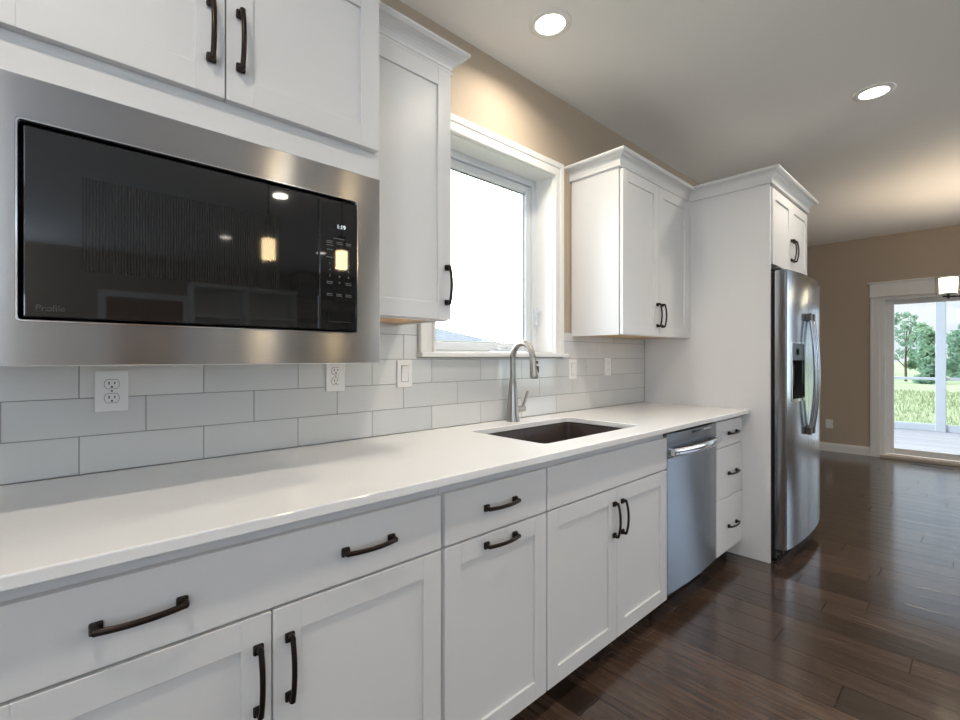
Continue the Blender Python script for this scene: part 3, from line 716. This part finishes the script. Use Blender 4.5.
mb = MB(); mb.box(3.44, 3.47, -.85, -.807, 1.06, 1.19, .004, 2); mb.build('dispenser_paddle', M['blackplastic'], ld)
for nm, xx, pr_ in (('handle', 3.612, ld), ('handle', 3.698, rd)):
    mb = MB(); pts = []; za, zb = .748, 1.508
    for i in range(25):
        u = -1+2*i/24; pts.append((xx, -.899-.030*(1-u*u), (za+zb)/2+u*(zb-za)/2))
    mb.tube(pts, .0125, 14, sec=(1.0, .8), up=(1, 0, 0)); hn = mb.build(nm, M['steel_fridge'], pr_, 40); lab(hn, 'bowed bar handle')
    for z in (za+.02, zb-.02): mb = MB(); mb.box(xx-.013, xx+.013, -.912, fcurve(xx)-.0002, z-.024, z+.024, .004, 2); mb.build('handle_mount', M['metalgrey'], pr_)
mb = MB(); mb.lathe([(0, 0), (.008, 0), (.008, .0015), (0, .0015)], (3.80, fcurve(3.80)+.0008, .662), 20, Matrix.Rotation(R(90), 4, 'X')); mb.build('badge', M['blackplastic'], rd)
mb = MB(); mb.box(fx0_+.012, fx1_-.012, -.80, -.777, .018, .083, .004); lab(mb.build('base_grille', M['blackplastic'], fr), 'black base grille')
for xx in (fx0_+.05, fx1_-.05): mb = MB(); mb.lathe([(.024, .0005), (.024, .014), (.010, .016), (.010, .034)], (xx, -.80, 0), 16); mb.build('levelling_foot', M['blackplastic'], fr, 30)
mb = MB(); mb.lathe([(0, -.02), (.011, -.02), (.011, .02), (0, .02)], (fx0_+.035, -.815, .060), 16, Matrix.Rotation(R(90), 4, 'X')); mb.build('roller', M['dispgrey'], fr, 30)
for xa in (fx0_+.02, fx1_-.12): mb = MB(); mb.box(xa, xa+.10, -.82, -.70, 1.7565, 1.775, .004); mb.build('hinge_cover', M['blackplastic'], fr)

# ------------------------------------------------------------------ outlets and switches
def duplex_face(mb, x, z):
    for dz in (-.0195, .0195):
        mb.prism([(x+.0176*math.cos(a), max(-.0137, min(.0137, .0176*math.sin(a)))+z+dz) for a in [2*math.pi*i/28 for i in range(28)]], 'y', -.0068, -.0045, mi=2)
        mb.prism([(x+.0165*math.cos(a)*min(1, 1.0), max(-.0125, min(.0125, .0165*math.sin(a)))+z+dz) for a in [2*math.pi*i/28 for i in range(28)]], 'y', -.0085, -.0045, mi=0)
        for sx, hh in ((-.0065, .0085), (.0065, .0065)): mb.box(x+sx-.0014, x+sx+.0014, -.0088, -.008, z+dz+.003-hh/2, z+dz+.003+hh/2, mi=1)
        mb.box(x-.0026, x+.0026, -.0088, -.008, z+dz-.0102, z+dz-.0050, .0005, mi=1)
    mb.lathe([(0, 0), (.0025, 0), (.0025, .001), (0, .001)], (x, -.0058, z), 12, Matrix.Rotation(R(90), 4, 'X'), mi=1)
def plate(name, label, cat, x, z, kind, group=None):
    t = thing(name, label, cat, (x, -.0005, z), group)
    mb = MB(); mb.box(x-.038, x+.038, -.0065, -.0004, z-.0575, z+.0575, .002, 2); mb.build('cover_plate', M['plastic'], t)
    mb = MB()
    if kind == 'duplex': duplex_face(mb, x, z); mb.build('receptacle', [M['plastic'], M['slot'], M['metalgrey']], t)
    elif kind == 'rocker':
        mb.prism([(-.0062, z-.0335), (-.0075, z-.0335), (-.0082, z), (-.0125, z+.0335), (-.0062, z+.0335)], 'x', x-.0165, x+.0165); ring(mb, x-.0182, x+.0182, z-.0352, z+.0352, .0014, -.0069, -.006, 0)
        for f_ in list(mb.bm.faces)[-24:]: f_.material_index = 1
        mb.build('rocker', [M['plastic'], M['metalgrey']], t)
    else:
        mb.box(x-.0165, x+.0165, -.0085, -.006, z-.0335, z+.0335, .001)
        for dz in (-.019, .019):
            for sx in (-.006, .006): mb.box(x+sx-.001, x+sx+.001, -.0088, -.008, z+dz-.003, z+dz+.005, mi=1)
        mb.build('receptacle', [M['plastic'], M['slot']], t)
    return t
plate('power_outlet', 'white duplex outlet on the tiles under the microwave\'s left half', 'outlet', .1415, 1.1385, 'duplex')
plate('power_outlet', 'white duplex outlet under the right end of the microwave, half hidden by it', 'outlet', .8165, 1.1625, 'duplex')
plate('light_switch', 'white rocker switch on the tiles left of the window sill', 'switch', 1.131, 1.1645, 'rocker')
plate('light_switch', 'white rocker switch on the tiles just right of the window sill', 'switch', 2.338, 1.163, 'rocker')
plate('power_outlet', 'white outlet on the tiles under the right wall cabinet', 'outlet', 2.727, 1.1735, 'decora')
# far wall outlet
t = thing('power_outlet', 'white outlet low on the tan wall beside the sliding glass door', 'outlet', (XF, -.284, .360))
mb = MB(); mb.box(XF-.0065, XF-.0004, -.322, -.246, .3025, .4175, .002, 2); mb.build('cover_plate', M['plastic'], t)
mb = MB()
for dz in (-.02, .02):
    mb.box(XF-.0085, XF-.006, -.3005, -.2675, .360+dz-.0125, .360+dz+.0125, .004, 2)
    for sy in (-.0065, .0065): mb.box(XF-.0088, XF-.008, -.284+sy-.001, -.284+sy+.001, .360+dz-.002, .360+dz+.006, mi=1)
mb.build('receptacle', [M['plastic'], M['slot']], t)

# floor register
t = thing('floor_vent', 'dark metal floor register in front of the sliding glass door', 'vent', (7.50, -1.26, 0))
mb = MB(); ring(mb, 7.44, 7.55, -1.435, -1.085, .014, 0, 0, 0) if False else None
mb.box(7.445, 7.459, -1.435, -1.085, .0004, .004, .001); mb.box(7.531, 7.545, -1.435, -1.085, .0004, .004, .001); mb.box(7.459, 7.531, -1.435, -1.421, .0004, .004, .001); mb.box(7.459, 7.531, -1.099, -1.085, .0004, .004, .001)
mb.build('vent_frame', M['metalgrey'], t)
mb = MB(); mb.box(7.459, 7.531, -1.421, -1.099, .0004, .001, mi=1)
for i in range(14): yy = -1.41+i*.0225; mb.box(7.460, 7.530, yy, yy+.008, .001, .0035)
mb.build('louver', [M['metalgrey'], M['slot']], t)

# ------------------------------------------------------------------ recessed lights
def recessed(loc, label, power):
    t = thing('recessed_light', label, 'ceiling light', loc)
    x, y, z = loc
    mb = MB(); mb.lathe([(.094, z-.0005), (.094, z-.004), (.090, z-.007), (.072, z-.0085), (.066, z-.006), (.064, z-.0005)], (x, y, 0), 48, cap=False); mb.build('trim_ring', M['trimw'], t, 40)
    mb = MB(); mb.lathe([(0, z-.0045), (.0655, z-.0045), (.0655, z-.001), (0, z-.001)], (x, y, 0), 48); lab(mb.build('lens', M['lens'], t, 40), 'glowing round lens')
    l = bpy.data.lights.new('downlight', 'AREA'); l.shape = 'DISK'; l.size = .12; l.energy = power; l.color = (1, .90, .76); l.spread = R(155)
    o = bpy.data.objects.new('downlight', l); COL.objects.link(o); o.parent = t; o.location = (0, 0, -.02)
    return t
RL = recessed((1.695, -.332, ZC), 'lit round recessed ceiling light above the window', 7.5)
dup(RL, (3.494, -1.222, ZC), 'lit round recessed ceiling light out in the ceiling, nearer the refrigerator')
for p in ((-.24, -1.222), (1.70, -1.222), (1.62, -3.61), (1.68, -5.58), (2.96, -5.63), (4.6, -3.61), (-1.2, -3.61)):  # first two added unseen, to brighten the upper cabinets
    dup(RL, (*p, ZC), 'lit round recessed ceiling light outside the picture, over the floor behind the camera', 'recessed lights out of the picture')

# ------------------------------------------------------------------ island pendants (seen in the microwave glass)
def pendant(loc, label):
    x, y, z = loc
    t = thing('pendant_light', label, 'pendant light', (x, y, ZC), 'pendants over the kitchen island')
    mb = MB(); mb.lathe([(.06, ZC-.0005), (.06, ZC-.02), (.05, ZC-.028), (0, ZC-.028)], (x, y, 0), 28); mb.build('canopy', M['bronze'], t, 30)
    mb = MB(); mb.tube([(x, y, ZC-.028), (x, y, z+.19)], .005, 10); mb.build('rod', M['bronze'], t, 40)
    mb = MB(); mb.box(x-.03, x+.03, y-.006, y+.006, z+.18, z+.19); 
    for s in (-1, 1): mb.box(x+s*.028-.004, x+s*.028+.004, y-.005, y+.005, z+.07, z+.18)
    mb.lathe([(0, z+.072), (.04, z+.072), (.04, z+.082), (0, z+.082)], (x, y, 0), 20); mb.build('bracket', M['bronze'], t)
    mb = MB(); mb.lathe([(.046, z-.07), (.046, z+.07), (.043, z+.07), (.043, z-.066), (0, z-.066), (0, z-.07)], (x, y, 0), 28, cap=False); lab(mb.build('shade', M['shade'], t, 40), 'glowing frosted glass shade')
    mb = MB(); mb.lathe([(.062, z-.085), (.062, z+.085), (.060, z+.085), (.060, z-.085), (.062, z-.085)], (x, y, 0), 28, cap=False); lab(mb.build('outer_glass', M['clear'], t, 40), 'clear outer glass cylinder')
    l = bpy.data.lights.new('bulb', 'POINT'); l.energy = 50; l.color = (.98, .97, .97); l.shadow_soft_size = .03
    o = bpy.data.objects.new('bulb', l); COL.objects.link(o); o.parent = t; o.location = (0, 0, z-ZC+.02)
    return t
P1 = pendant((1.228, -2.8, 2.03), 'glass cylinder pendant light over the island, mirrored in the microwave door')
dup(P1, (1.814, -2.8, ZC), 'glass cylinder pendant light over the island, mirrored in the microwave control panel', 'pendants over the kitchen island')

# ------------------------------------------------------------------ dining chandelier (one arm in view)
cx, cy, cz = 5.88, -1.935, 1.858
t = thing('chandelier', 'dark bronze chandelier with glass candle shades in front of the sliding door', 'chandelier', (cx, cy, ZC))
mb = MB(); mb.lathe([(.07, ZC-.0005), (.07, ZC-.018), (.055, ZC-.03), (0, ZC-.03)], (cx, cy, 0), 28); mb.build('canopy', M['bronze'], t, 30)
mb = MB(); mb.tube([(cx, cy, ZC-.03), (cx, cy, cz-.12)], .009, 12); mb.lathe([(0, cz-.16), (.014, cz-.15), (.03, cz-.12), (.03, cz-.07), (.012, cz-.05), (0, cz-.05)], (cx, cy, 0), 24); mb.build('stem', M['bronze'], t, 40)
for k in range(5):
    a = R(99+72*k); ux, uy = math.cos(a), math.sin(a); Rr = .505; sx, sy = cx+ux*Rr, cy+uy*Rr
    mb = MB(); mb.tube([(cx+ux*.02, cy+uy*.02, cz-.108), (cx+ux*.2, cy+uy*.2, cz-.116), (cx+ux*(Rr+.035), cy+uy*(Rr+.035), cz-.096)], .0075, 12)
    mb.lathe([(0, cz-.118), (.009, cz-.116), (.009, cz-.083), (.050, cz-.079), (.050, cz-.072), (0, cz-.072)], (sx, sy, 0), 24); arm = mb.build('arm', M['bronze'], t, 40)
    mb = MB(); mb.lathe([(.056, cz-.071), (.060, cz+.062), (.057, cz+.062), (.053, cz-.068), (0, cz-.068), (0, cz-.071)], (sx, sy, 0), 28, cap=False); lab(mb.build('shade', M['shade_dining'], arm, 40), 'glowing frosted inner shade')
    mb = MB(); mb.lathe([(.052, cz-.0735), (.080, cz-.070), (.083, cz-.064), (.083, cz+.080), (.080, cz+.080), (.080, cz-.064), (.052, cz-.0700)], (sx, sy, 0), 32, cap=False); lab(mb.build('outer_glass', M['clear'], arm, 40), 'clear outer glass')
    l = bpy.data.lights.new('bulb', 'POINT'); l.energy = 7.0; l.color = (1, .78, .54); l.shadow_soft_size = .03
    o = bpy.data.objects.new('bulb', l); COL.objects.link(o); o.parent = t; o.location = (sx-cx, sy-cy, cz-ZC+.03)

# ------------------------------------------------------------------ opposite wall (only in reflections)
mb = MB(); rg = random.Random(11); z = .0005
while z < 2.72:
    h = rg.uniform(.05, .10); x = 3.25
    h = min(h, 2.733-z)
    while x < 4.6:
        wd = rg.uniform(.15, .42); xe = min(x+wd, 4.6); mb.box(x, xe-.004, YB+.001, YB+.40+rg.uniform(0, .03), z, z+h-.004, .004); x = xe
    z += h
struct(mb.build('trim_2', M['stone']))
t = thing('bookcase', 'white built-in bookcase on the wall across the room', 'bookcase', (2.4, YB+.2, 0))
mb = MB()
for xx in (1.65, 2.42, 3.2): mb.box(xx, xx+.03, YB+.001, YB+.36, .0005, 2.3)
mb.box(1.68, 3.2, YB+.001, YB+.012, .0005, 2.3); mb.box(1.65, 3.23, YB+.001, YB+.38, 2.3, 2.36); mb.build('case', M['trimw'], t)
for z in (.5, .95, 1.4, 1.85):
    mb = MB(); mb.box(1.681, 2.419, YB+.013, YB+.35, z, z+.03); mb.box(2.451, 3.199, YB+.013, YB+.35, z, z+.03); mb.build('shelf', M['trimw'], t)
d2 = setroot('door_2', (1.1, YB, 0))
mb = MB(); mb.box(.66, 1.58, YB+.001, YB+.035, .003, 2.08, .003); mb.build('door_leaf', M['brownwood'], d2)
mb = MB(); mb.box(.56, .65, YB+.001, YB+.025, .111, 2.18); mb.box(1.59, 1.645, YB+.001, YB+.025, .111, 2.18); mb.box(.65, 1.59, YB+.001, YB+.025, 2.09, 2.18); mb.build('casing', M['trimw'], d2)

# ------------------------------------------------------------------ outdoors
mb = MB(); x = 7.89
while x < 11.55: mb.box(x, x+.137, -6.0, 2.0, -.075, -.05, .003); x += .142
mb.box(7.89, 11.6, -6.0, 2.0, -.45, -.076)
struct(mb.build('trim_3', M['deck']))
mb = MB(); mb.box(11.50, 11.56, -6.0, 2.0, .840, .886, .004); rail = mb
rl = thing('porch_railing', 'white porch railing with posts along the deck edge outside the glass door', 'railing', (11.53, -1.15, -.05))
rail.build('top_rail', M['porch'], rl)
mb = MB(); mb.box(11.49, 11.57, -6.0, 2.0, -.0495, .074, .004); mb.build('bottom_rail', M['porch'], rl)
mb = MB(); mb.box(11.45, 11.61, -6.0, 2.0, 2.62, 2.85, .004); mb.build('beam', M['porch'], rl)
for yy in (-5.9, -4.75, -3.55, -2.35, -1.1515, .06, 1.25): mb = MB(); mb.box(11.466, 11.594, yy-.064, yy+.064, -.0495, 2.62, .004); mb.build('post', M['porch'], rl)
mb = MB(); mb.box(7.95, 260, -160, 160, -1.0, -.55); mb.box(-60, 7.95, .6, 160, -1.0, -.55); struct(mb.build('ground', M['grass']))
mb = MB(); rg = random.Random(2)
for i in range(11000):
    xx = 11.9+22*rg.random()**1.6; yy = rg.uniform(-4.0, 3.2); h = rg.uniform(.07, .22); a = rg.uniform(0, 6.28); w_ = .006+.0009*(xx-11)
    v = [mb.bm.verts.new(p) for p in ((xx-w_*math.cos(a), yy-w_*math.sin(a), -.56), (xx+w_*math.cos(a), yy+w_*math.sin(a), -.56), (xx+rg.uniform(-.1, .1), yy+rg.uniform(-.1, .1), -.55+h))]; mb.bm.faces.new(v)
g_ = mb.build('meadow_grass', M['blade']); g_['kind'] = 'stuff'; tag(g_, 'long pale green meadow grass beyond the porch railing', 'grass')

def tree_meshes(seed, h, wdt, n, lm, dense):
    rg = random.Random(seed); mb = MB()
    cl = []
    for i in range(26 if dense else 46):
        u = rg.random(); zz = h*(.06+.94*u) if dense else h*(.35+.65*u); rr = wdt*(.62*(1-u*(.75 if dense else .35))) * rg.random()**.5; a = rg.uniform(0, 6.28)
        cl.append((rr*math.cos(a), rr*math.sin(a), zz, rg.uniform(.55, 1.0)*(h*.16 if dense else h*.062)))
    for i in range(n):
        c_ = rg.choice(cl); dv = Vector((rg.gauss(0, 1), rg.gauss(0, 1), rg.gauss(0, .8))).normalized()*c_[3]*rg.uniform(.45, 1.05); p = Vector(c_[:3])+dv; s = rg.uniform(.10, .24) if dense else rg.uniform(.06, .13)
        u = Vector((rg.uniform(-1, 1), rg.uniform(-1, 1), rg.uniform(-1, 1))).normalized(); w_ = u.orthogonal().normalized()
        mb.bm.faces.new([mb.bm.verts.new(p+q) for q in (u*s, w_*s*.6, -u*s, -w_*s*.6)])
    cr = mb
    tr = MB(); tr.tube([(0, 0, -.05), (.05, .02, h*.3), (.02, -.05, h*.75)], [h*.018, h*.013, h*.006], 10)
    for i in range(7 if not dense else 4):
        c_ = cl[i]; tr.tube([(.04, 0, max(.3, c_[2]*.55)), (c_[0]*.6, c_[1]*.6, c_[2]*.85), c_[:3]], [h*.008, h*.005, h*.003], 6)
    return cr, tr
def tree(x, y, seed, h, wdt, n, lm, dense, label, group=None, name='tree', cat='tree'):
    t = thing(name, label, cat, (0, 0, 0), group); cr, tr = tree_meshes(seed, h, wdt, n, lm, dense)
    cr.build('crown', lm, t); lab(tr.build('trunk', M['bark'], t), 'brown trunk'); t.location = (x, y, -.55); return t
A = tree(57, 1.7, 1, 4.4, 2.6, 4200, M['leaf0'], True, 'bushy green tree left of the porch post, beyond the meadow')
B = tree(48, 2.2, 5, 5.0, 2.2, 1500, M['leaf1'], False, 'tall thin-leaved tree showing against the sky at the left of the glass door')
C_ = tree(53, -.95, 9, 4.5, 2.6, 4200, M['leaf1'], True, 'darker green tree right of the porch post, beyond the meadow')
Dk = tree(45, .75, 12, 1.6, 1.5, 1500, M['leaf1'], True, 'low dark bush in place of a dark vehicle-like object under the trees beyond the meadow', name='bush', cat='bush')  # leafy bush put in place of a dark object resembling a parked vehicle
gl = 'green tree in the far tree line to the side of the glass door view'
for i, (xx, yy) in enumerate(((55, 5.6), (50, 10.5), (58, 15), (53, -5.4), (58, -10.2), (50, -14.5), (66, 9), (70, 1.9), (70, -3.6))):
    dup((A, C_)[i % 2], (xx, yy, -.55), gl, 'far trees out of the glass door view')

# neighbour's house seen low in the kitchen window
t = thing('house', 'pale house with a low grey hip roof outside the kitchen window', 'house', (13, 26, -.55))
hx0_, hx1_, hy0, hy1, ze = 3.0, 22.3, 20.5, 34.0, 2.25
mb = MB(); mb.box(hx0_, hx1_, hy0, hy1, -.549, ze); mb.build('wall', M['siding'], t)
mb = MB(); e0, e1, f0, f1 = hx0_-.45, hx1_+.45, hy0-.45, hy1+.45; zr = ze+2.35; hm = (f0+f1)/2; run = (f1-f0)/2
P = [(e0, f0, ze), (e1, f0, ze), (e1, f1, ze), (e0, f1, ze), (e0+run, hm, zr), (e1-run, hm, zr)]
V = [mb.bm.verts.new(p) for p in P]
for q in ((0, 1, 5, 4), (1, 2, 5), (2, 3, 4, 5), (3, 0, 4), (3, 2, 1, 0)): mb.bm.faces.new([V[i] for i in q])
mb.build('roof', M['roofm'], t)
mb = MB(); mb.box(e0, e1, f0-.03, f0-.001, ze-.18, ze+.02); mb.box(e1+.001, e1+.03, f0, f1, ze-.18, ze+.02); mb.build('fascia', M['siding'], t)
for xx in (17.6, 20.2):
    mb = MB(); mb.box(xx-.5, xx+.5, hy0-.03, hy0-.001, .5, 1.7); wn = mb.build('window', M['extwhite'], t)
    mb = MB(); mb.box(xx-.43, xx+.43, hy0-.035, hy0-.031, .57, 1.63); mb.build('pane', M['blackglass'], wn)
